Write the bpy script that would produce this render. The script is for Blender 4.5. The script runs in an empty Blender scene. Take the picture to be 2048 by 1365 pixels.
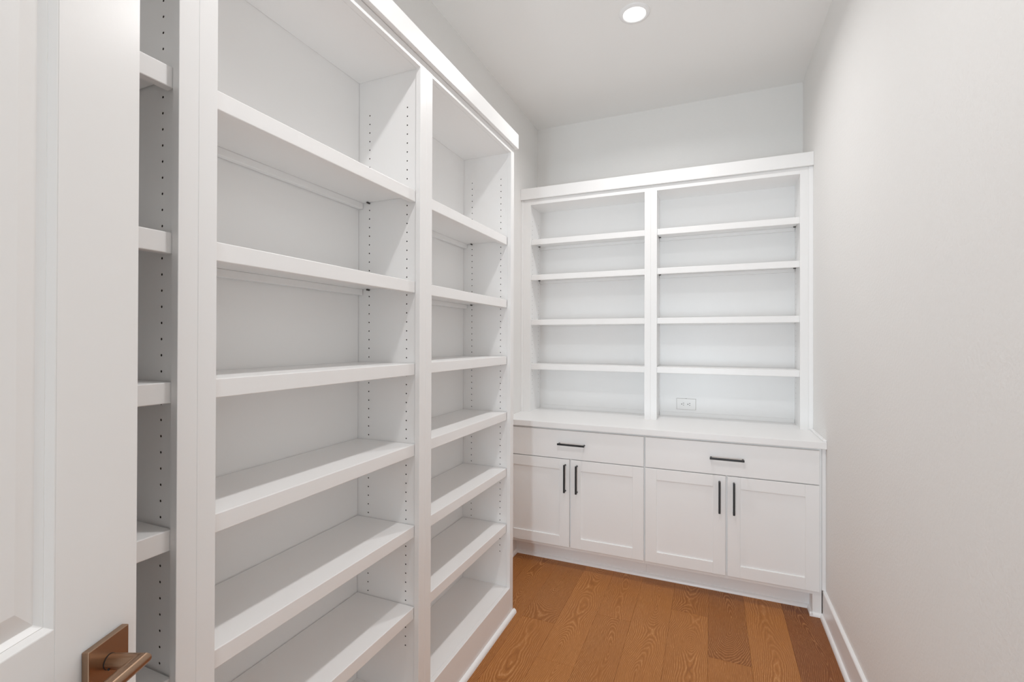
import bpy, bmesh, math, random
from mathutils import Vector, Matrix
random.seed(7)
S = bpy.context.scene
COL = S.collection
R = math.radians

# ------------------------------------------------------------------ camera
YAW, PITCH, ROLL, FPX, CAMH = R(22.9256), R(0.2378), R(0.1721), 945.40, 1.4037
cy_, sy_ = math.cos(YAW), math.sin(YAW)
right = Vector((cy_, sy_, 0)); fwd = Vector((-sy_, cy_, 0)); up = Vector((0, 0, 1))
f2 = math.cos(PITCH) * fwd + math.sin(PITCH) * up
u2 = -math.sin(PITCH) * fwd + math.cos(PITCH) * up
r3 = math.cos(ROLL) * right + math.sin(ROLL) * u2
u3 = -math.sin(ROLL) * right + math.cos(ROLL) * u2
cam = bpy.data.cameras.new('camera')
cam_o = bpy.data.objects.new('camera', cam); COL.objects.link(cam_o)
M = Matrix.Identity(4)
for i, v in enumerate((r3, u3, -f2)):
    for j in range(3):
        M[j][i] = v[j]
M.translation = Vector((0, 0, CAMH))
cam_o.matrix_world = M
cam.sensor_width = 36.0; cam.sensor_fit = 'HORIZONTAL'
cam.lens = FPX / 2048 * 36
cam.shift_x = 1.37 / 2048; cam.shift_y = -5.78 / 2048
cam.clip_start = 0.02
S.camera = cam_o

# ------------------------------------------------------------------ world, lights, exposure
W = bpy.data.worlds.new('world'); S.world = W; W.use_nodes = True
bg = W.node_tree.nodes['Background']
bg.inputs[0].default_value = (0.89, 0.96, 1.0, 1); bg.inputs[1].default_value = 1.25

CEIL = 3.053
LIGHT_X, LIGHT_Y = -0.358, (2.425, 0.87)
def lamp(name, loc, rot, power, size, size_y=None, spread=180, color=(1.0, 0.985, 0.98)):
    l = bpy.data.lights.new(name, 'AREA'); l.energy = power; l.color = color
    l.spread = R(spread)
    if size_y is None:
        l.shape = 'DISK'; l.size = size
    else:
        l.shape = 'RECTANGLE'; l.size = size; l.size_y = size_y
    o = bpy.data.objects.new(name, l); COL.objects.link(o); o.location = loc; o.rotation_euler = rot
    return o
LP = 8.9
for k in range(2):
    lamp('downlight_lamp', (LIGHT_X, LIGHT_Y[k], CEIL - 0.009), (0, 0, 0), LP, 0.10, spread=156)
# daylight of the next room, coming through the open doorway behind the camera
lamp('doorway_daylight', (-0.21, -1.9, 0.95), (R(90), 0, 0), 30.0, 0.26, 1.6, spread=150, color=(0.80, 0.92, 1.0))

S.view_settings.view_transform = 'Standard'; S.view_settings.look = 'None'
S.view_settings.exposure = 0.11; S.view_settings.gamma = 1.0
S.view_settings.use_curve_mapping = False
C = S.cycles
C.max_bounces = 16; C.diffuse_bounces = 14; C.glossy_bounces = 6
C.caustics_reflective = False; C.caustics_refractive = False
C.use_denoising = True
C.sample_clamp_indirect = 6.0

# ------------------------------------------------------------------ materials
def new_mat(name):
    m = bpy.data.materials.new(name); m.use_nodes = True
    nt = m.node_tree; b = nt.nodes['Principled BSDF']
    return m, nt, b
def N(nt, typ, **kw):
    n = nt.nodes.new(typ)
    for k, v in kw.items(): setattr(n, k, v)
    return n
def paint(name, col, rough, bump_scale, bump, spec=0.5, detail=3.0, var=0.012):
    m, nt, b = new_mat(name)
    tc = N(nt, 'ShaderNodeNewGeometry')
    no = N(nt, 'ShaderNodeTexNoise'); no.inputs['Scale'].default_value = bump_scale
    no.inputs['Detail'].default_value = detail
    nt.links.new(tc.outputs['Position'], no.inputs['Vector'])
    bp = N(nt, 'ShaderNodeBump'); bp.inputs['Strength'].default_value = bump; bp.inputs['Distance'].default_value = 0.002
    nt.links.new(no.outputs['Fac'], bp.inputs['Height']); nt.links.new(bp.outputs['Normal'], b.inputs['Normal'])
    n2 = N(nt, 'ShaderNodeTexNoise'); n2.inputs['Scale'].default_value = 2.3
    nt.links.new(tc.outputs['Position'], n2.inputs['Vector'])
    mr = N(nt, 'ShaderNodeMapRange'); mr.inputs['To Min'].default_value = 1 - var; mr.inputs['To Max'].default_value = 1 + var
    nt.links.new(n2.outputs['Fac'], mr.inputs['Value'])
    mx = N(nt, 'ShaderNodeMix', data_type='RGBA', blend_type='MULTIPLY'); mx.inputs['Factor'].default_value = 1
    mx.inputs['A'].default_value = (*col, 1)
    nt.links.new(mr.outputs['Result'], mx.inputs['B']); nt.links.new(mx.outputs['Result'], b.inputs['Base Color'])
    b.inputs['Roughness'].default_value = rough; b.inputs['Specular IOR Level'].default_value = spec
    return m
M_CAB = paint('cabinet_white_paint', (0.85, 0.85, 0.848), 0.34, 90, 0.02)
M_DOOR = paint('door_white_paint', (0.815, 0.812, 0.803), 0.30, 160, 0.03)
M_WALL = paint('wall_paint', (0.81, 0.805, 0.794), 0.72, 95, 0.42, spec=0.25, detail=2.0)
M_CEIL = paint('ceiling_paint', (0.87, 0.865, 0.855), 0.85, 95, 0.12, spec=0.2)
M_TRIM = paint('trim_white_paint', (0.87, 0.872, 0.875), 0.30, 120, 0.015)
M_PLATE = paint('outlet_white_plastic', (0.80, 0.795, 0.785), 0.30, 200, 0.0)
M_HOLE = paint('shaded_bare_board', (0.05, 0.04, 0.032), 0.9, 200, 0.1)  # bare board, with the shade inside the holes put into its colour
M_BLACK = paint('black_matte_metal', (0.012, 0.012, 0.013), 0.42, 300, 0.02)
M_PIN = paint('dark_shelf_pin', (0.05, 0.047, 0.043), 0.5, 300, 0.0)
M_GAP = paint('dark_gap', (0.02, 0.018, 0.016), 0.8, 300, 0.0)

def bronze():
    m, nt, b = new_mat('satin_bronze')
    tc = N(nt, 'ShaderNodeTexCoord')
    mp = N(nt, 'ShaderNodeMapping'); mp.inputs['Scale'].default_value = (1200, 20, 1200)
    nt.links.new(tc.outputs['Object'], mp.inputs['Vector'])
    no = N(nt, 'ShaderNodeTexNoise'); no.inputs['Scale'].default_value = 1.0
    nt.links.new(mp.outputs['Vector'], no.inputs['Vector'])
    mr = N(nt, 'ShaderNodeMapRange'); mr.inputs['To Min'].default_value = 0.26; mr.inputs['To Max'].default_value = 0.40
    nt.links.new(no.outputs['Fac'], mr.inputs['Value']); nt.links.new(mr.outputs['Result'], b.inputs['Roughness'])
    b.inputs['Base Color'].default_value = (0.37, 0.245, 0.165, 1); b.inputs['Metallic'].default_value = 1.0
    return m
M_BRONZE = bronze()

def glow(name, s):
    m, nt, b = new_mat(name)
    b.inputs['Base Color'].default_value = (0.9, 0.9, 0.9, 1)
    b.inputs['Emission Color'].default_value = (1, 0.98, 0.95, 1); b.inputs['Emission Strength'].default_value = s
    return m
M_LENS = glow('lit_lens', 4.0)

def oak():
    m, nt, b = new_mat('oak_plank')
    L = nt.links.new
    oi = N(nt, 'ShaderNodeObjectInfo')
    geo = N(nt, 'ShaderNodeTexCoord')
    off = N(nt, 'ShaderNodeVectorMath', operation='SCALE'); off.inputs['Scale'].default_value = 37.0
    cx = N(nt, 'ShaderNodeCombineXYZ')
    L(oi.outputs['Random'], cx.inputs['X']); L(oi.outputs['Random'], cx.inputs['Y'])
    L(cx.outputs['Vector'], off.inputs[0])
    p = N(nt, 'ShaderNodeVectorMath', operation='ADD'); L(geo.outputs['Object'], p.inputs[0]); L(off.outputs['Vector'], p.inputs[1])
    # warp fields
    def noise(scale, detail, rough=0.5):
        mp = N(nt, 'ShaderNodeMapping'); mp.inputs['Scale'].default_value = scale
        L(p.outputs['Vector'], mp.inputs['Vector'])
        n = N(nt, 'ShaderNodeTexNoise'); n.inputs['Scale'].default_value = 1.0
        n.inputs['Detail'].default_value = detail; n.inputs['Roughness'].default_value = rough
        L(mp.outputs['Vector'], n.inputs['Vector']); return n
    def math_(op, a, bb=None, c=None):
        n = N(nt, 'ShaderNodeMath', operation=op)
        for i, v in enumerate((a, bb, c)):
            if v is None: continue
            if isinstance(v, (int, float)): n.inputs[i].default_value = v
            else: L(v, n.inputs[i])
        return n.outputs[0]
    n_cx = noise((0.0, 1.4, 0.0), 1.0)          # wandering heart of the log, along the plank
    n_h = noise((1.0, 1.4, 0.0), 1.5)           # height of the cut above the heart -> nested cathedrals
    n_w = noise((42.0, 15.0, 1.0), 3.0, 0.6)    # wiggle of the rings
    n_w2 = noise((7.0, 4.0, 1.0), 2.0)
    sep = N(nt, 'ShaderNodeSeparateXYZ'); L(geo.outputs['Object'], sep.inputs[0])
    wx = math_('ADD', sep.outputs['X'], math_('MULTIPLY', math_('SUBTRACT', n_cx.outputs['Fac'], 0.5), 0.16))
    hh = math_('MULTIPLY', math_('SUBTRACT', n_h.outputs['Fac'], 0.40), 0.34)
    rr = math_('SQRT', math_('ADD', math_('MULTIPLY', wx, wx), math_('MULTIPLY', hh, hh)))
    rr = math_('ADD', rr, math_('MULTIPLY', n_w.outputs['Fac'], 0.0085))
    rr = math_('ADD', rr, math_('MULTIPLY', n_w2.outputs['Fac'], 0.022))
    ring = math_('FRACT', math_('MULTIPLY', rr, 150.0))
    tri = math_('ABSOLUTE', math_('SUBTRACT', math_('MULTIPLY', ring, 2.0), 1.0))
    line = N(nt, 'ShaderNodeMapRange'); line.interpolation_type = 'SMOOTHSTEP'
    line.inputs['From Min'].default_value = 0.62; line.inputs['From Max'].default_value = 0.95
    L(tri, line.inputs['Value'])
    dark = N(nt, 'ShaderNodeMapRange'); dark.interpolation_type = 'SMOOTHSTEP'
    dark.inputs['From Min'].default_value = 0.50; dark.inputs['From Max'].default_value = 0.0
    L(tri, dark.inputs['Value'])
    pores = noise((900.0, 22.0, 1.0), 2.0, 0.6)
    pm = N(nt, 'ShaderNodeMapRange'); pm.inputs['From Min'].default_value = 0.36; pm.inputs['From Max'].default_value = 0.66
    L(pores.outputs['Fac'], pm.inputs['Value'])
    blot = noise((5.0, 1.3, 1.0), 3.0)
    strk = noise((240.0, 5.0, 1.0), 3.0, 0.65)
    sm = N(nt, 'ShaderNodeMapRange'); sm.inputs['From Min'].default_value = 0.32; sm.inputs['From Max'].default_value = 0.68
    L(strk.outputs['Fac'], sm.inputs['Value'])
    msk = noise((6.0, 2.0, 1.0), 2.0)
    mm = N(nt, 'ShaderNodeMapRange'); mm.inputs['From Min'].default_value = 0.35; mm.inputs['From Max'].default_value = 0.62; mm.inputs['To Min'].default_value = 0.45
    L(msk.outputs['Fac'], mm.inputs['Value'])
    # colour: plank tone (object colour) x grain
    def mix(fac, a, bb, mode='MIX'):
        n = N(nt, 'ShaderNodeMix', data_type='RGBA', blend_type=mode)
        if isinstance(fac, (int, float)): n.inputs['Factor'].default_value = fac
        else: L(fac, n.inputs['Factor'])
        for k, v in (('A', a), ('B', bb)):
            if isinstance(v, tuple): n.inputs[k].default_value = (*v, 1)
            else: L(v, n.inputs[k])
        return n.outputs['Result']
    base = oi.outputs['Color']
    c0 = mix(math_('MULTIPLY', sm.outputs['Result'], 0.45), base, (0.66, 0.60, 0.55), 'MULTIPLY')
    c1 = mix(math_('MULTIPLY', math_('MULTIPLY', dark.outputs['Result'], mm.outputs['Result']), 0.55), c0, (0.60, 0.52, 0.45), 'MULTIPLY')
    c2 = mix(math_('MULTIPLY', math_('MULTIPLY', math_('MULTIPLY', line.outputs['Result'], pm.outputs['Result']), mm.outputs['Result']), 1.0), c1, (0.66, 0.345, 0.14))
    c3 = mix(math_('MULTIPLY', math_('SUBTRACT', 1.0, pm.outputs['Result']), 0.22), c2, (0.55, 0.50, 0.45), 'MULTIPLY')
    bl = N(nt, 'ShaderNodeMapRange'); bl.inputs['From Min'].default_value = 0.35; bl.inputs['From Max'].default_value = 0.7
    L(blot.outputs['Fac'], bl.inputs['Value'])
    c4 = mix(math_('MULTIPLY', bl.outputs['Result'], 0.22), c3, (0.72, 0.66, 0.6), 'MULTIPLY')
    # knots
    vmap = N(nt, 'ShaderNodeMapping'); vmap.inputs['Scale'].default_value = (3.2, 1.7, 0.0)
    L(p.outputs['Vector'], vmap.inputs['Vector'])
    vo = N(nt, 'ShaderNodeTexVoronoi'); vo.inputs['Scale'].default_value = 1.0; L(vmap.outputs['Vector'], vo.inputs['Vector'])
    kn = N(nt, 'ShaderNodeMapRange'); kn.interpolation_type = 'SMOOTHSTEP'
    kn.inputs['From Min'].default_value = 0.040; kn.inputs['From Max'].default_value = 0.012
    L(vo.outputs['Distance'], kn.inputs['Value'])
    c5 = mix(math_('MULTIPLY', kn.outputs['Result'], 0.75), c4, (0.055, 0.028, 0.012))
    L(c5, b.inputs['Base Color'])
    b.inputs['Roughness'].default_value = 0.42
    b.inputs['Specular IOR Level'].default_value = 0.25
    bp = N(nt, 'ShaderNodeBump'); bp.inputs['Strength'].default_value = 0.10; bp.inputs['Distance'].default_value = 0.001
    L(pm.outputs['Result'], bp.inputs['Height']); L(bp.outputs['Normal'], b.inputs['Normal'])
    return m
M_OAK = oak()

# ------------------------------------------------------------------ mesh helpers
def tag(o, label=None, cat=None, group=None, kind=None):
    if label: o['label'] = label
    if cat: o['category'] = cat
    if group: o['group'] = group
    if kind: o['kind'] = kind
    return o
def box(bm, x0, x1, y0, y1, z0, z1, bev=0.0012, seg=1):
    if x0 > x1: x0, x1 = x1, x0
    if y0 > y1: y0, y1 = y1, y0
    if z0 > z1: z0, z1 = z1, z0
    vs = [bm.verts.new((x, y, z)) for x in (x0, x1) for y in (y0, y1) for z in (z0, z1)]
    F = [(0, 1, 3, 2), (4, 6, 7, 5), (0, 4, 5, 1), (2, 3, 7, 6), (0, 2, 6, 4), (1, 5, 7, 3)]
    fs = [bm.faces.new([vs[i] for i in f]) for f in F]
    if bev:
        es = list({e for f in fs for e in f.edges})
        bmesh.ops.bevel(bm, geom=es, offset=min(bev, 0.45 * min(x1 - x0, y1 - y0, z1 - z0)), segments=seg, profile=0.5, affect='EDGES')
def lip_box(bm, b, axis, sign, bev=0.0018):
    """box whose front edges only are eased; axis/sign give the front side"""
    box(bm, *b, bev=0)
    lim = max(v.co[axis] * sign for v in bm.verts)
    es = [e for e in bm.edges if all(v.co[axis] * sign > lim - 1e-5 for v in e.verts)]
    bmesh.ops.bevel(bm, geom=es, offset=bev, segments=2, profile=0.5, affect='EDGES')
def lip(name, b, axis, sign, mat, parent):
    bm = bmesh.new(); lip_box(bm, b, axis, sign); return obj(name, bm, mat, parent)
def obj(name, bm, mat, parent=None, smooth=False):
    """bm is in WORLD coordinates; it is moved into the frame of the top-level ancestor."""
    root = parent
    while root is not None and root.parent is not None: root = root.parent
    bmesh.ops.recalc_face_normals(bm, faces=bm.faces)
    if root is not None:
        bmesh.ops.transform(bm, matrix=root_inv(root), verts=bm.verts)
    me = bpy.data.meshes.new(name); bm.to_mesh(me); bm.free()
    if smooth:
        for p in me.polygons: p.use_smooth = True
    me.materials.append(mat)
    o = bpy.data.objects.new(name, me); COL.objects.link(o)
    if parent is not None: o.parent = parent
    return o
def root_inv(root):
    return Matrix.LocRotScale(root.location, root.rotation_euler, None).inverted()
def bobj(name, boxes, mat, parent=None, bev=0.0012, seg=1):
    bm = bmesh.new()
    for b in boxes: box(bm, *b, bev=bev, seg=seg)
    return obj(name, bm, mat, parent)
def thing(name, label, cat, loc, group=None, rz=0.0):
    o = bpy.data.objects.new(name, None); COL.objects.link(o)
    o.location = loc; o.rotation_euler = (0, 0, rz); o.empty_display_size = 0.1
    return tag(o, label, cat, group)
def cyl(bm, c, axis, r, L, n=16, r2=None):
    """cylinder from c along axis ('X','Y','Z') for signed length L"""
    ax = {'X': Vector((1, 0, 0)), 'Y': Vector((0, 1, 0)), 'Z': Vector((0, 0, 1))}[axis]
    a = Vector((0, 1, 0)) if axis == 'X' else Vector((1, 0, 0)); b = ax.cross(a)
    c = Vector(c); r2 = r if r2 is None else r2
    v0 = [bm.verts.new(c + r * (math.cos(t) * a + math.sin(t) * b)) for t in [2 * math.pi * i / n for i in range(n)]]
    v1 = [bm.verts.new(c + ax * L + r2 * (math.cos(t) * a + math.sin(t) * b)) for t in [2 * math.pi * i / n for i in range(n)]]
    for i in range(n):
        bm.faces.new((v0[i], v0[(i + 1) % n], v1[(i + 1) % n], v1[i]))
    bm.faces.new(v0[::-1]); bm.faces.new(v1)
def extrude_profile(bm, prof, fn0, fn1):
    a = [bm.verts.new(fn0(*p)) for p in prof]; b = [bm.verts.new(fn1(*p)) for p in prof]
    n = len(prof)
    for i in range(n): bm.faces.new((a[i], a[(i + 1) % n], b[(i + 1) % n], b[i]))
    bm.faces.new(a[::-1]); bm.faces.new(b)
def quarter_round(r=0.016, h=0.019, n=6):
    return [(0, 0), (r, 0)] + [(r * math.cos(t), h * math.sin(t)) for t in [math.pi / 2 * i / n for i in range(1, n)]] + [(0, h)]

HP = 0.03185
def drilled_panel(fn, s0, s1, z0, z1, thick, cols, zs, hr=0.0026):
    """a board drilled with two rows of shelf-pin holes; fn(s, depth, z) -> world"""
    bm = bmesh.new()
    def poly(pts): bm.faces.new([bm.verts.new(fn(*p)) for p in pts])
    hw = 0.008
    za, zb = zs[0] - HP / 2, zs[-1] + HP / 2
    cuts = sorted(cols)
    edges = [s0]
    for c in cuts: edges += [c - hw, c + hw]
    edges.append(s1)
    for i in range(len(edges) - 1):
        a, b = edges[i], edges[i + 1]
        if i % 2 == 0:
            poly([(a, 0, z0), (b, 0, z0), (b, 0, z1), (a, 0, z1)])
        else:
            poly([(a, 0, z0), (b, 0, z0), (b, 0, za), (a, 0, za)])
            poly([(a, 0, zb), (b, 0, zb), (b, 0, z1), (a, 0, z1)])
            c = cuts[i // 2]
            for z in zs:
                co = [(b, z + HP / 2), (a, z + HP / 2), (a, z - HP / 2), (b, z - HP / 2)]
                oc = [(c + hr * math.cos(t), z + hr * math.sin(t)) for t in [math.pi / 4 * (k + 1) for k in range(8)]]
                for q in range(4):
                    k = 2 * q
                    pts = [co[q], co[(q + 1) % 4], oc[(k + 2) % 8], oc[(k + 1) % 8], oc[k]]
                    poly([(p[0], 0, p[1]) for p in pts])
    poly([(s0, thick, z0), (s0, thick, z1), (s1, thick, z1), (s1, thick, z0)])
    poly([(s0, 0, z0), (s0, 0, z1), (s0, thick, z1), (s0, thick, z0)])
    poly([(s1, 0, z0), (s1, thick, z0), (s1, thick, z1), (s1, 0, z1)])
    poly([(s0, 0, z0), (s0, thick, z0), (s1, thick, z0), (s1, 0, z0)])
    poly([(s0, 0, z1), (s1, 0, z1), (s1, thick, z1), (s0, thick, z1)])
    hb = bmesh.new()
    for c in cuts:
        for z in zs:
            oc = [(c + hr * math.cos(t), z + hr * math.sin(t)) for t in [math.pi / 4 * (k + 1) for k in range(8)]]
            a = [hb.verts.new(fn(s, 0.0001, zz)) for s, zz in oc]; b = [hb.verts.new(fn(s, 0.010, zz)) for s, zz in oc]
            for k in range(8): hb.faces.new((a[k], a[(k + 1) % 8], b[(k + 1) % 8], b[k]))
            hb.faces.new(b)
    return bm, hb

# ------------------------------------------------------------------ room shell
XL, XR, YE, YF = -1.257, 0.536, 3.489, -0.205
XB = -0.9376
T = 0.10
def struct(name, boxes, mat, bev=0.0, seg=1):
    return tag(bobj(name, boxes, mat, None, bev, seg), kind='structure')
struct('wall_left', [(XL - T, XL, YF - T, YE + T, -0.03, CEIL)], M_WALL)
struct('wall_right', [(XR, XR + T, YF - T, YE + T, -0.03, CEIL)], M_WALL)
struct('wall_back', [(XL, XR, YE, YE + T, -0.03, CEIL)], M_WALL)
OPX0, OPX1, OPZ = -0.553, 0.20, 2.47
struct('wall_front', [(XL, OPX0, YF - T, YF, -0.03, CEIL), (OPX1, XR, YF - T, YF, -0.03, CEIL), (OPX0, OPX1, YF - T, YF, OPZ, CEIL)], M_WALL)
struct('ceiling', [(XL - T, XR + T, YF - T, YE + T, CEIL, CEIL + 0.1)], M_CEIL)
floor = struct('floor', [(XL, XR, YF - T, YE, -0.04, -0.014)], M_HOLE)

# oak planks, each a part of the floor
LIGHTT = (0.466, 0.187, 0.0487); MIDT = (0.436, 0.172, 0.0445); DARKT = (0.339, 0.127, 0.0328)
REDT = (0.277, 0.095, 0.0277); BRNT = (0.387, 0.150, 0.0386)
rows = [  # x right edge, x left edge, joints (y), tones from far to near
    (0.536, 0.345, [0.62], [REDT, MIDT]),
    (0.345, 0.1625, [1.35], [LIGHTT, MIDT]),
    (0.1625, -0.012, [2.28, 0.42], [DARKT, MIDT, LIGHTT]),
    (-0.012, -0.19, [2.605, 0.88], [BRNT, LIGHTT, MIDT]),
    (-0.19, -0.368, [2.815, 1.15], [BRNT, LIGHTT, MIDT]),
    (-0.368, -0.54, [2.41, 0.55], [MIDT, MIDT, LIGHTT]),
    (-0.54, -0.7125, [1.98, 0.20], [LIGHTT, LIGHTT, MIDT]),
    (-0.7125, -0.885, [2.245, 0.70], [BRNT, MIDT, LIGHTT]),
    (-0.885, -1.06, [1.60, 0.05], [BRNT, MIDT, LIGHTT]),
    (-1.06, -1.25, [2.10, 0.30], [BRNT, MIDT, LIGHTT]),
]
for x1, x0, js, tones in rows:
    ys = [2.955] + js + [YF - T + 0.001]
    if x1 <= -0.88:
        ys = [2.955] + [j for j in js if j > 2.0] + [2.0 if x1 < -0.9 else YF - T + 0.001]
        ys = sorted(set(ys), reverse=True)
    for k in range(len(ys) - 1):
        ya, yb = ys[k + 1], ys[k]
        bm = bmesh.new(); cxp, cyp = (x0 + x1) / 2, (ya + yb) / 2
        g = 0.0002
        box(bm, x0 + g - cxp, x1 - g - cxp, ya + g - cyp, yb - g - cyp, -0.0138, 0.0, bev=0.0005)
        me = bpy.data.meshes.new('plank'); bm.to_mesh(me); bm.free(); me.materials.append(M_OAK)
        o = bpy.data.objects.new('plank', me); COL.objects.link(o); o.parent = floor
        o.location = (cxp, cyp, 0); t = tones[min(k, len(tones) - 1)]; v = random.uniform(0.97, 1.03)
        o.color = (t[0] * v, t[1] * v, t[2] * v, 1)

# baseboard + shoe along the right wall
BBH = 0.1363
bm = bmesh.new()
extrude_profile(bm, [(0, 0), (-0.014, 0), (-0.014, BBH - 0.006), (-0.011, BBH - 0.001), (-0.008, BBH), (0, BBH)],
                lambda a, b: (XR + a, YF, b), lambda a, b: (XR + a, 2.834, b))
tag(obj('baseboard_right', bm, M_TRIM), kind='structure')
QR = quarter_round(0.0135, 0.019)
bm = bmesh.new()
extrude_profile(bm, QR, lambda a, b: (XR - 0.014 - a, YF, b), lambda a, b: (XR - 0.014 - a, 2.8305, b))
tag(obj('trim_1', bm, M_TRIM), kind='structure')
# shoe along the tall bookcases
bm = bmesh.new(); QB = quarter_round(0.016, 0.020)
extrude_profile(bm, QB, lambda a, b: (XB + a, YF + 0.013, b), lambda a, b: (XB + a, 2.2595, b))
tag(obj('trim_2', bm, M_TRIM), kind='structure')
# shoe along toe kick, legs
YFR = 2.8334   # face-frame plane of the base cabinets
YTK = 2.9100   # toe-kick plane
LX0, LX1 = -1.190, 0.478
bm = bmesh.new()
extrude_profile(bm, QR, lambda a, b: (LX0 + 0.0002, YTK - a, b), lambda a, b: (LX1 - 0.0002, YTK - a, b))
extrude_profile(bm, QR, lambda a, b: (LX1 - a, YFR - 0.0135, b), lambda a, b: (LX1 - a, YTK, b))
extrude_profile(bm, QR, lambda a, b: (LX0 + a, YFR - 0.0135, b), lambda a, b: (LX0 + a, YTK, b))
extrude_profile(bm, QR, lambda a, b: (LX1 - 0.0135, YFR - a, b), lambda a, b: (XR - 0.0145, YFR - a, b))
extrude_profile(bm, QR, lambda a, b: (XL + 0.0005, YFR - a, b), lambda a, b: (LX0 + 0.0135, YFR - a, b))
tag(obj('trim_3', bm, M_TRIM), kind='structure')
# door jambs and head of the doorway the camera stands in
struct('trim_4', [(OPX0, OPX0 + 0.019, YF - T - 0.002, YF + 0.002, 0, OPZ), (OPX1 - 0.019, OPX1, YF - T - 0.002, YF + 0.002, 0, OPZ),
                  (OPX0 + 0.019, OPX1 - 0.019, YF - T - 0.002, YF + 0.002, OPZ - 0.019, OPZ)], M_TRIM, 0.0012)

# ------------------------------------------------------------------ open door with lever
DW, DH, DT = 0.711, 2.44, 0.035
lat, dep = 0.5634, 0.7144
dth = R(22.90)
f0 = Vector((-math.sin(dth), math.cos(dth), 0)); n0 = Vector((math.cos(dth), math.sin(dth), 0))
dloc = fwd * dep - right * lat
door = bpy.data.objects.new('door_1', None); COL.objects.link(door)
door.location = (dloc.x, dloc.y, 0.0); door.rotation_euler = (0, 0, dth)
tag(door, 'open white panelled door with a bronze lever at the left', None, None, 'structure')
def dobj(name, bm, mat, parent, smooth=False):
    bmesh.ops.recalc_face_normals(bm, faces=bm.faces)
    me = bpy.data.meshes.new(name); bm.to_mesh(me); bm.free(); me.materials.append(mat)
    if smooth:
        for p in me.polygons: p.use_smooth = True
    o = bpy.data.objects.new(name, me); COL.objects.link(o); o.parent = parent
    return o
def dbox(name, b, mat, parent, bev=0.0012, seg=1):
    bm = bmesh.new(); box(bm, *b, bev=bev, seg=seg); return dobj(name, bm, mat, parent)
ST = 0.129; Z0 = 0.010
dbox('stile', (-DT, 0, -ST, 0, Z0, DH), M_DOOR, door)
dbox('stile', (-DT, 0, -DW, -DW + ST, Z0, DH), M_DOOR, door)
dbox('rail', (-DT, 0, -DW + ST, -ST, DH - 0.125, DH), M_DOOR, door, 0)
dbox('rail', (-DT, 0, -DW + ST, -ST, 0.84, 1.0437), M_DOOR, door, 0)
dbox('rail', (-DT, 0, -DW + ST, -ST, Z0, 0.24), M_DOOR, door, 0)
def door_panel(y0, y1, z0, z1):
    bm = bmesh.new()
    rings = [(0.0, 0.0), (0.0012, -0.0004), (0.0070, -0.0054), (0.0074, -0.0063), (0.0084, -0.0062), (0.0136, -0.0112), (0.0145, -0.0120), (0.0160, -0.0117), (0.0425, -0.0042), (0.0436, -0.0040)]
    def ring(ins, x):
        return [bm.verts.new((x, y, z)) for y, z in ((y0 + ins, z0 + ins), (y1 - ins, z0 + ins), (y1 - ins, z1 - ins), (y0 + ins, z1 - ins))]
    prev = ring(*rings[0]); first = prev
    for q in rings[1:]:
        cur = ring(*q)
        for i in range(4): bm.faces.new((prev[i], prev[(i + 1) % 4], cur[(i + 1) % 4], cur[i]))
        prev = cur
    bm.faces.new(prev)
    back = ring(0.0, -DT)
    for i in range(4): bm.faces.new((first[i], first[(i + 1) % 4], back[(i + 1) % 4], back[i]))
    bm.faces.new(back[::-1])
    return dobj('raised_panel', bm, M_DOOR, door)
door_panel(-DW + ST, -ST, 1.0437, DH - 0.125)
door_panel(-DW + ST, -ST, 0.24, 0.84)
yc, zc = -0.0594, 0.958
hnd = dbox('door_handle', (0.0, 0.0098, yc - 0.0325, yc + 0.0325, zc - 0.0325, zc + 0.0325), M_BRONZE, door, 0.0010, 2)
tag(hnd, 'square satin bronze rose with a straight lever')
def mitre_tube(path, r, n=28):
    bm = bmesh.new(); pv = None
    for i, p in enumerate(path):
        p = Vector(p)
        d0 = (p - Vector(path[i - 1])).normalized() if i else None
        d1 = (Vector(path[i + 1]) - p).normalized() if i < len(path) - 1 else None
        t = d1 if d0 is None else d0 if d1 is None else (d0 + d1).normalized()
        ref = Vector((0, 0, 1)); side = t.cross(ref).normalized()
        sc = 1.0
        if d0 is not None and d1 is not None: sc = 1.0 / max(0.2, math.sqrt((1 + d0.dot(d1)) / 2))
        vs = [bm.verts.new(p + r * (sc * math.cos(a) * side + math.sin(a) * ref)) for a in [2 * math.pi * k / n for k in range(n)]]
        if pv:
            for k in range(n): bm.faces.new((pv[k], pv[(k + 1) % n], vs[(k + 1) % n], vs[k]))
        else: bm.faces.new(vs[::-1])
        pv = vs
    bm.faces.new(pv)
    return bm
bm = mitre_tube([(0.0105, yc, zc), (0.0504, yc, zc), (0.0504, yc - 0.118, zc), (0.0504, yc - 0.1185, zc)], 0.0100)
lev = dobj('lever', bm, M_BRONZE, hnd, True)
mod = lev.modifiers.new('edge', 'EDGE_SPLIT'); mod.split_angle = R(35)
bm = bmesh.new(); cyl(bm, (0.0096, yc, zc), 'X', 0.0104, 0.0010, 28); dobj('collar_gap', bm, M_GAP, hnd)
bm = bmesh.new(); cyl(bm, (0.0165, yc - 0.0093, zc - 0.0048), 'Y', 0.0016, -0.0006, 12); dobj('set_screw', bm, M_GAP, hnd)
bm = bmesh.new(); box(bm, -0.030, -0.005, 0.0002, 0.0012, zc - 0.029, zc + 0.029, bev=0.0003); dobj('latch_plate', bm, M_BRONZE, door)

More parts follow.
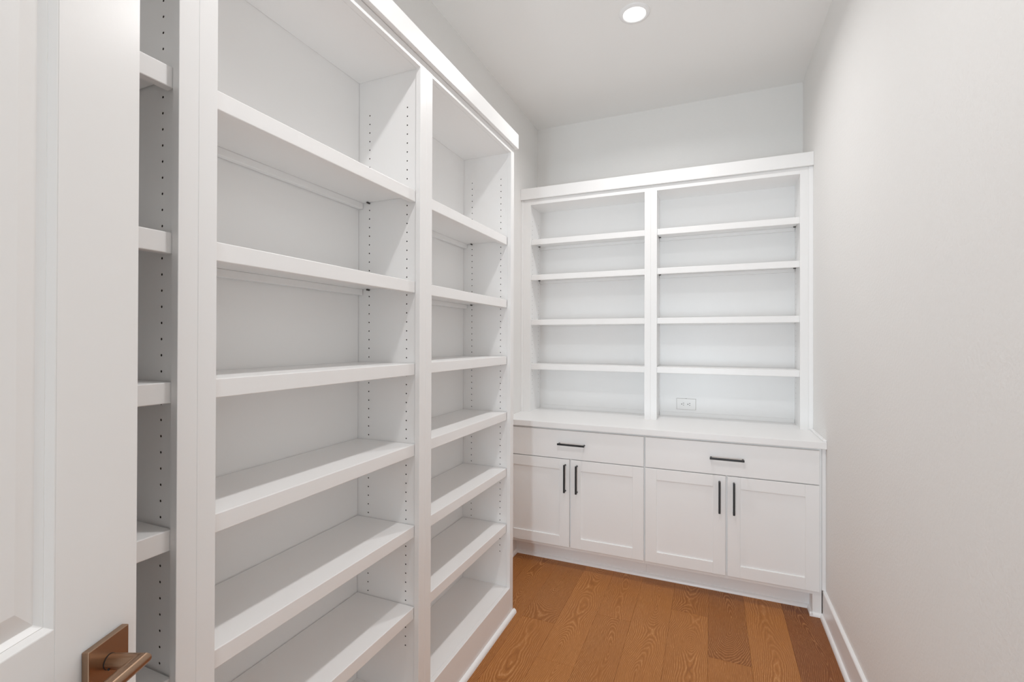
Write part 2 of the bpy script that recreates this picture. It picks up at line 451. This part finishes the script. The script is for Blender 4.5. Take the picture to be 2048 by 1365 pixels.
# ------------------------------------------------------------------ shelves and pins
def make_pin():
    bm = bmesh.new(); cyl(bm, (0, -0.004, 0), 'Y', 0.0032, 0.018, 8)
    bmesh.ops.recalc_face_normals(bm, faces=bm.faces)
    me = bpy.data.meshes.new('shelf_pin'); bm.to_mesh(me); bm.free(); me.materials.append(M_PIN)
    return me
PIN = make_pin()
def pin(parent, root, loc, rz):
    o = bpy.data.objects.new('shelf_pin', PIN); COL.objects.link(o); o.parent = parent
    o.location = Vector(loc) - root.location; o.rotation_euler = (0, 0, rz)

# ------------------------------------------------------------------ tall bookcases on the left wall
GB = 'tall bookcases along the left wall'
SHELF_Z = [1.929, 1.609, 1.3205, 1.0365, 0.7507, 0.4655]
ZRAIL, ZCR0, ZCR1, ZDECK = 2.3594, 2.3910, 2.4665, 0.1473
XBK = -1.2116
SW = 0.0385
pitch = 0.8128
labels = ['white tall bookcase partly hidden behind the open door',
          'white tall bookcase in the middle, its wide bay fully open beside the door',
          'white tall bookcase at the far end of the long run, nearest the black-handled cabinets']
HZ = [0.3207 + HP * i for i in range(61)]
for u in range(3):
    y0 = 0.6210 + (u - 1) * pitch; y1 = y0 + pitch
    b = thing('bookcase', labels[u], 'bookcase', (XB - 0.15, (y0 + y1) / 2, 0), GB)
    g = 0.0001
    bobj('stile', [(XB - 0.019, XB, y0 + g, y0 + SW, 0.0, ZCR0)], M_CAB, b, 0.0007)
    bobj('stile', [(XB - 0.019, XB, y1 - SW, y1 - g, 0.0, ZCR0)], M_CAB, b, 0.0007)
    bobj('top_rail', [(XB - 0.019, XB - 0.0002, y0 + SW, y1 - SW, ZRAIL, ZCR0)], M_CAB, b, 0.0008)
    bobj('base_board', [(XB - 0.019, XB - 0.0002, y0 + SW, y1 - SW, 0.0, ZDECK)], M_CAB, b, 0.0008)
    bobj('deck', [(XBK, XB - 0.0195, y0 + SW - 0.006, y1 - SW + 0.006, ZDECK - 0.019, ZDECK - 0.0003)], M_CAB, b, 0.0006)
    bobj('top_panel', [(XBK, XB - 0.0195, y0 + SW - 0.006, y1 - SW + 0.006, ZRAIL + 0.0005, ZRAIL + 0.019)], M_CAB, b, 0.0006)
    bobj('back_panel', [(XBK - 0.008, XBK - 0.0006, y0 + SW - 0.0053, y1 - SW + 0.0050, 0.0, ZRAIL + 0.02)], M_CAB, b, 0)
    cols = [-0.997, -1.163]
    # side panels: the holes face into the bay
    ya, yb = y0 + SW - 0.0065, y1 - SW + 0.0065
    for (yf, sgn) in ((ya, -1), (yb, 1)):
        bmp, hb = drilled_panel(lambda s, d, z, yf=yf, sgn=sgn: (s, yf + sgn * d, z), XL + 0.0005, XB - 0.0195, 0.0, ZCR0 - 0.001,
                                SW - 0.0068, cols, HZ)
        sp = obj('side_panel', bmp, M_CAB, b)
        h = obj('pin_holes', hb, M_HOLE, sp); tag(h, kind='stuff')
    XS = XB - 0.021
    for z in SHELF_Z:
        sa, sb = ya + 0.0022, yb - 0.0030
        sh = bobj('shelf', [(XBK + 0.0025, XS - 0.019, sa, sb, z - 0.019, z)], M_CAB, b, 0)
        lip('shelf_lip', (XS - 0.019, XS, sa, sb, z - 0.0405, z), 0, 1, M_CAB, sh)
        bobj('back_cleat', [(XBK + 0.0025, XBK + 0.0215, sa, sb, z - 0.0405, z - 0.0192)], M_CAB, sh, 0.0012)
        for yy, rz in ((ya, 0), (yb, math.pi)):
            for c in cols: pin(sh, b, (c, yy, z - 0.0222), rz)
# crown along the tall run: backer and face board
cr = thing('crown_board', 'bright white flat crown board along the top of the tall bookcases', 'molding', (XB, 1.0, ZCR0))
bobj('face_board', [(XB + 0.0004, XB + 0.0190, YF + 0.0135, 2.2625, ZCR0, ZCR1)], M_CAB, cr, 0.0012)
bobj('backer_board', [(XB - 0.07, XB + 0.0002, YF + 0.0135, 2.2455, ZCR0 + 0.001, ZCR1 - 0.001)], M_CAB, cr, 0.0008)
bobj('end_return', [(XB - 0.07, XB + 0.0003, 2.2460, 2.2625, ZCR0, ZCR1)], M_CAB, cr, 0.0010)

# ------------------------------------------------------------------ worktop
ZW, ZWB, YW = 0.8948, 0.8590, 2.8005
wt = bobj('worktop', [(XL + 0.0005, XR - 0.0005, YW, YE - 0.0005, ZWB, ZW)], M_CAB, None, 0.0022, 2)
tag(wt, 'plain white worktop over the base cabinets', 'worktop')
tr = bobj('trim_5', [(XR - 0.017, XR - 0.0004, YW + 0.004, 3.1488, ZW, ZW + 0.010)], M_TRIM, None, 0.003, 2); tag(tr, kind='structure')
tr = bobj('trim_6', [(0.5188, XR - 0.0002, YFR - 0.005, YFR + 0.012, BBH, ZWB - 0.0005)], M_TRIM, None, 0.0015, 2); tag(tr, kind='structure')

# ------------------------------------------------------------------ base cabinets
def bar_pull(parent, root, x, y, z, L, vertical, name='handle'):
    """black square bar pull; x,z centre, y = front face it is screwed to"""
    bm = bmesh.new(); h = 0.0053; o0, o1 = 0.0240, 0.0345
    if vertical:
        box(bm, x - h, x + h, y - o1, y - o0, z - L / 2, z + L / 2, bev=0.0012)
        for s in (-1, 1): cyl(bm, (x, y, z + s * (L / 2 - 0.006)), 'Y', 0.0050, -o0 - 0.001, 12)
    else:
        box(bm, x - L / 2, x + L / 2, y - o1, y - o0, z - h, z + h, bev=0.0012)
        for s in (-1, 1): cyl(bm, (x + s * (L / 2 - 0.006), y, z), 'Y', 0.0050, -o0 - 0.001, 12)
    return obj(name, bm, M_BLACK, parent)
YD = 2.8144
units = [(-1.2400, -0.3540, -0.7967), (-0.3540, 0.5092, 0.0775)]
blab = ['white base cabinet on the left, its corner behind the tall bookcase', 'white base cabinet on the right, against the bare wall']
GC = 'base cabinets under the worktop'
for u, (x0, x1, xm) in enumerate(units):
    b = thing('base_cabinet', blab[u], 'cabinet', ((x0 + x1) / 2, 3.1, 0), GC)
    xl = XL + 0.001 if u == 0 else x0
    xr = x1 if u == 0 else 0.5187
    # carcass
    bobj('side_panel', [(xl + 0.0005, xl + 0.017, YFR + 0.0195, YE - 0.003, 0.0 if u == 0 else 0.1085, ZWB - 0.001)], M_CAB, b, 0.0006)
    bobj('side_panel', [(xr - 0.017, xr - 0.0005, YFR + 0.0195, YE - 0.003, 0.1085 if u == 0 else 0.0, ZWB - 0.001)], M_CAB, b, 0.0006)
    bobj('bottom_panel', [(xl + 0.0175, xr - 0.0175, YFR + 0.0195, YE - 0.003, 0.108, 0.125)], M_CAB, b, 0.0006)
    # face frame
    lw = (LX0 - xl) if u == 0 else 0.030
    rw = 0.030 if u == 0 else (0.5187 - LX1)
    zl0 = 0.0 if u == 0 else 0.1085
    zr0 = 0.1085 if u == 0 else 0.0
    bobj('stile', [(xl + 0.0004, xl + lw, YFR, YFR + 0.019, zl0, ZWB - 0.0006)], M_CAB, b, 0.0008)
    bobj('stile', [(xr - rw, xr - 0.0004, YFR, YFR + 0.019, zr0, ZWB - 0.0006)], M_CAB, b, 0.0008)
    bobj('top_rail', [(xl + lw, xr - rw, YFR + 0.0002, YFR + 0.019, 0.832, ZWB - 0.0006)], M_CAB, b, 0.0006)
    bobj('middle_rail', [(xl + lw, xr - rw, YFR + 0.0002, YFR + 0.019, 0.655, 0.690)], M_CAB, b, 0.0006)
    bobj('bottom_rail', [(xl + lw, xr - rw, YFR + 0.0002, YFR + 0.019, 0.1085, 0.145)], M_CAB, b, 0.0006)
    bobj('middle_stile', [(xm - 0.02, xm + 0.02, YFR + 0.0004, YFR + 0.0188, 0.1452, 0.6548)], M_CAB, b, 0.0006)
    # leg return beside the toe space, toe kick
    if u == 0:
        bobj('leg_return', [(LX0 - 0.018, LX0, YFR + 0.0195, YTK + 0.012, 0.0, 0.1075)], M_CAB, b, 0.0006)
        bobj('toe_kick', [(LX0 + 0.0003, xr - 0.0003, YTK, YTK + 0.012, 0.0, 0.1075)], M_TRIM, b, 0.0)
    else:
        bobj('leg_return', [(LX1, LX1 + 0.018, YFR + 0.0195, YTK + 0.012, 0.0, 0.1075)], M_CAB, b, 0.0006)
        bobj('toe_kick', [(xl + 0.0003, LX1 - 0.0003, YTK, YTK + 0.012, 0.0, 0.1075)], M_TRIM, b, 0.0)
    # drawer
    dx0, dx1 = x0 + 0.0045, (x1 - 0.0045 if u == 0 else 0.5062)
    dr = bobj('drawer', [(dx0, dx1, YD, YFR - 0.0006, 0.6740, 0.8470)], M_CAB, b, 0.0014, 2)
    bar_pull(dr, b, -0.7860 if u == 0 else 0.0780, YD, 0.7650, 0.1695, False)
    # two shaker doors
    for k, (a, c) in enumerate(((dx0, xm - 0.0045), (xm + 0.0045, dx1))):
        zb, zt, sw = 0.1310, 0.6690, 0.0630
        d = bobj('door', [(a, a + sw, YD, YFR - 0.0006, zb, zt), (c - sw, c, YD, YFR - 0.0006, zb, zt),
                          (a + sw, c - sw, YD, YFR - 0.0006, zb, zb + sw), (a + sw, c - sw, YD, YFR - 0.0006, zt - sw, zt)], M_CAB, b, 0.0012)
        bobj('door_panel', [(a + sw - 0.004, c - sw + 0.004, YD + 0.0070, YFR - 0.002, zb + sw - 0.004, zt - sw + 0.004)], M_CAB, d, 0)
        hx = ((-0.8260, -0.7524), (0.0420, 0.1130))[u][k]
        bar_pull(d, b, hx, YD, 0.5565, 0.1700, True)

# ------------------------------------------------------------------ upper bookcases on the worktop
YU, YBK = 3.1520, 3.385
UZR, UZC0, UZC1 = 2.3668, 2.4040, 2.4815
GU = 'upper bookcases standing on the worktop'
ulab = ['white upper bookcase on the worktop, the left of the two', 'white upper bookcase on the worktop, with the power outlet at its back']
# outer x0,x1, inner opening x0,x1
uu = [(-1.2405, -0.3597, -1.1870, -0.3983), (-0.3597, 0.5122, -0.3214, 0.4706)]
USZ = [2.1240, 1.8705, 1.5500, 1.2335]
UHZ = [1.02 + HP * i for i in range(40)]
for u, (x0, x1, i0, i1) in enumerate(uu):
    b = thing('upper_bookcase', ulab[u], 'bookcase', ((x0 + x1) / 2, 3.27, ZW), GU)
    bobj('stile', [(x0 + 0.0001, i0, YU, YU + 0.019, ZW, UZC0)], M_CAB, b, 0.0007)
    bobj('stile', [(i1, x1 - 0.0001, YU, YU + 0.019, ZW, UZC0)], M_CAB, b, 0.0007)
    bobj('top_rail', [(i0, i1, YU + 0.0002, YU + 0.019, UZR, UZC0)], M_CAB, b, 0.0008)
    pa, pb = i0 - 0.0060, i1 + 0.0060
    bobj('top_panel', [(pa, pb, YU + 0.0195, YBK, UZR + 0.0005, UZR + 0.019)], M_CAB, b, 0.0006)
    bobj('back_panel', [(x0 + 0.004, x1 - 0.004, YBK + 0.0006, YBK + 0.008, ZW, UZR + 0.02)], M_CAB, b, 0)
    bobj('base_strip', [(pa + 0.002, pb - 0.002, YBK - 0.0055, YBK + 0.0002, ZW, 0.9200)], M_CAB, b, 0.0012)
    cols = [3.210, 3.340]
    for (xf, sgn, lim) in ((pa, -1, pa - x0), (pb, 1, x1 - pb)):
        bmp, hb = drilled_panel(lambda s, d, z, xf=xf, sgn=sgn: (xf + sgn * d, s, z), YU + 0.0195, YE - 0.0005, ZW, UZC0 - 0.001,
                                lim - 0.0004, cols, UHZ, 0.0024)
        sp = obj('side_panel', bmp, M_CAB, b)
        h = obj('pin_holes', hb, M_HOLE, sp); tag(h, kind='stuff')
    ys = YU + 0.021
    for z in USZ:
        sa, sb = pa + 0.0022, pb - 0.0022
        sh = bobj('shelf', [(sa, sb, ys + 0.019, YBK - 0.002, z - 0.019, z)], M_CAB, b, 0)
        lip('shelf_lip', (sa, sb, ys, ys + 0.019, z - 0.0385, z), 1, -1, M_CAB, sh)
        bobj('back_cleat', [(sa, sb, YBK - 0.021, YBK - 0.002, z - 0.0405, z - 0.0192)], M_CAB, sh, 0.0012)
        for xx, rz in ((pa, -math.pi / 2), (pb, math.pi / 2)):
            for c in cols: pin(sh, b, (xx, c, z - 0.0222), rz)
cr = thing('crown_board', 'white flat crown board above the upper bookcases on the end wall', 'molding', (-0.36, YU, UZC0))
bobj('face_board', [(XL + 0.0006, XR - 0.0006, YU - 0.0190, YU - 0.0004, UZC0, UZC1)], M_CAB, cr, 0.0012)
bobj('backer_board', [(XL + 0.0006, XR - 0.0006, YU - 0.0002, YU + 0.07, UZC0 + 0.001, UZC1 - 0.001)], M_CAB, cr, 0.0008)
tr = bobj('trim_7', [(0.5123, XR - 0.0002, YU - 0.003, YU + 0.014, ZW + 0.0002, UZC0 - 0.0004)], M_TRIM, None, 0.0015, 2); tag(tr, kind='structure')
tr = bobj('trim_8', [(XL + 0.0002, -1.2406, YU - 0.003, YU + 0.014, ZW + 0.0002, UZC0 - 0.0004)], M_TRIM, None, 0.0015, 2); tag(tr, kind='structure')

# ------------------------------------------------------------------ power outlet in the right upper bookcase
ox, oz = -0.1546, 0.9767
po = thing('power_outlet', 'white double power outlet laid sideways at the back of the right upper bookcase', 'outlet', (ox, YBK, oz))
YP = YBK + 0.0006
bobj('cover_plate', [(ox - 0.0599, ox + 0.0599, YP - 0.0055, YP, oz - 0.0363, oz + 0.0363)], M_PLATE, po, 0.0022, 2)
M_SHADOWGAP = paint('grey_gap_shadow', (0.30, 0.29, 0.28), 0.8, 300, 0.0)  # grey standing in for shade in the gap round the plate
bobj('gap_shadow_frame', [(ox - 0.0608, ox + 0.0608, YP - 0.0012, YP, oz - 0.0372, oz + 0.0372)], M_SHADOWGAP, po, 0)  # added frame that draws the shadow line around the plate
bobj('notch_mark', [(ox - 0.004, ox + 0.004, YP - 0.0042, YP, oz + 0.034, oz + 0.0382)], M_SHADOWGAP, po, 0)  # grey block drawn for the dark notch at the plate's top edge
for s in (-1, 1):
    bm = bmesh.new(); c0 = ox + s * 0.0195
    pts = []
    for i in range(24):
        t = 2 * math.pi * i / 24
        px = max(-0.0135, min(0.0135, 0.0172 * math.cos(t))); pz = 0.0172 * math.sin(t)
        pts.append((px, pz))
    a = [bm.verts.new((c0 + q[0], YP - 0.0050, oz + q[1])) for q in pts]; e = [bm.verts.new((c0 + q[0], YP - 0.0072, oz + q[1])) for q in pts]
    for i in range(24): bm.faces.new((a[i], a[(i + 1) % 24], e[(i + 1) % 24], e[i]))
    bm.faces.new(e)
    rc = obj('receptacle', bm, M_PLATE, po)
    bm = bmesh.new()
    for dz, hh in ((0.0063, 0.0038), (-0.0063, 0.0031)):
        box(bm, c0 + 0.0030 - hh, c0 + 0.0030 + hh, YP - 0.0078, YP - 0.0070, oz + dz - 0.0013, oz + dz + 0.0013, bev=0)
    cyl(bm, (c0 - 0.0085, YP - 0.0070, oz), 'Y', 0.0030, -0.0008, 10)
    obj('slots', bm, M_GAP, rc)
bm = bmesh.new(); cyl(bm, (ox, YP - 0.0053, oz), 'Y', 0.0030, -0.0012, 12); obj('screw', bm, M_PLATE, po)

# ------------------------------------------------------------------ recessed ceiling lights
dl = ['round white recessed ceiling light, lit, above the far end of the room', 'round white recessed ceiling light near the door, just out of the picture']
for k in range(2):
    lx, ly = LIGHT_X, LIGHT_Y[k]
    b = thing('ceiling_light', dl[k], 'light', (lx, ly, CEIL), 'recessed ceiling lights')
    bm = bmesh.new(); n = 40
    prof = [(0.0535, -0.004), (0.0560, -0.0085), (0.0600, -0.0100), (0.0740, -0.0060), (0.0765, 0.0)]
    rings = [[bm.verts.new((lx + r * math.cos(2 * math.pi * i / n), ly + r * math.sin(2 * math.pi * i / n), CEIL + z)) for i in range(n)] for r, z in prof]
    for a, c in zip(rings[:-1], rings[1:]):
        for i in range(n): bm.faces.new((a[i], a[(i + 1) % n], c[(i + 1) % n], c[i]))
    obj('trim_ring', bm, M_TRIM, b, True)
    bm = bmesh.new(); cyl(bm, (lx, ly, CEIL - 0.0055), 'Z', 0.0534, 0.0050, n)
    obj('lens', bm, M_LENS, b)
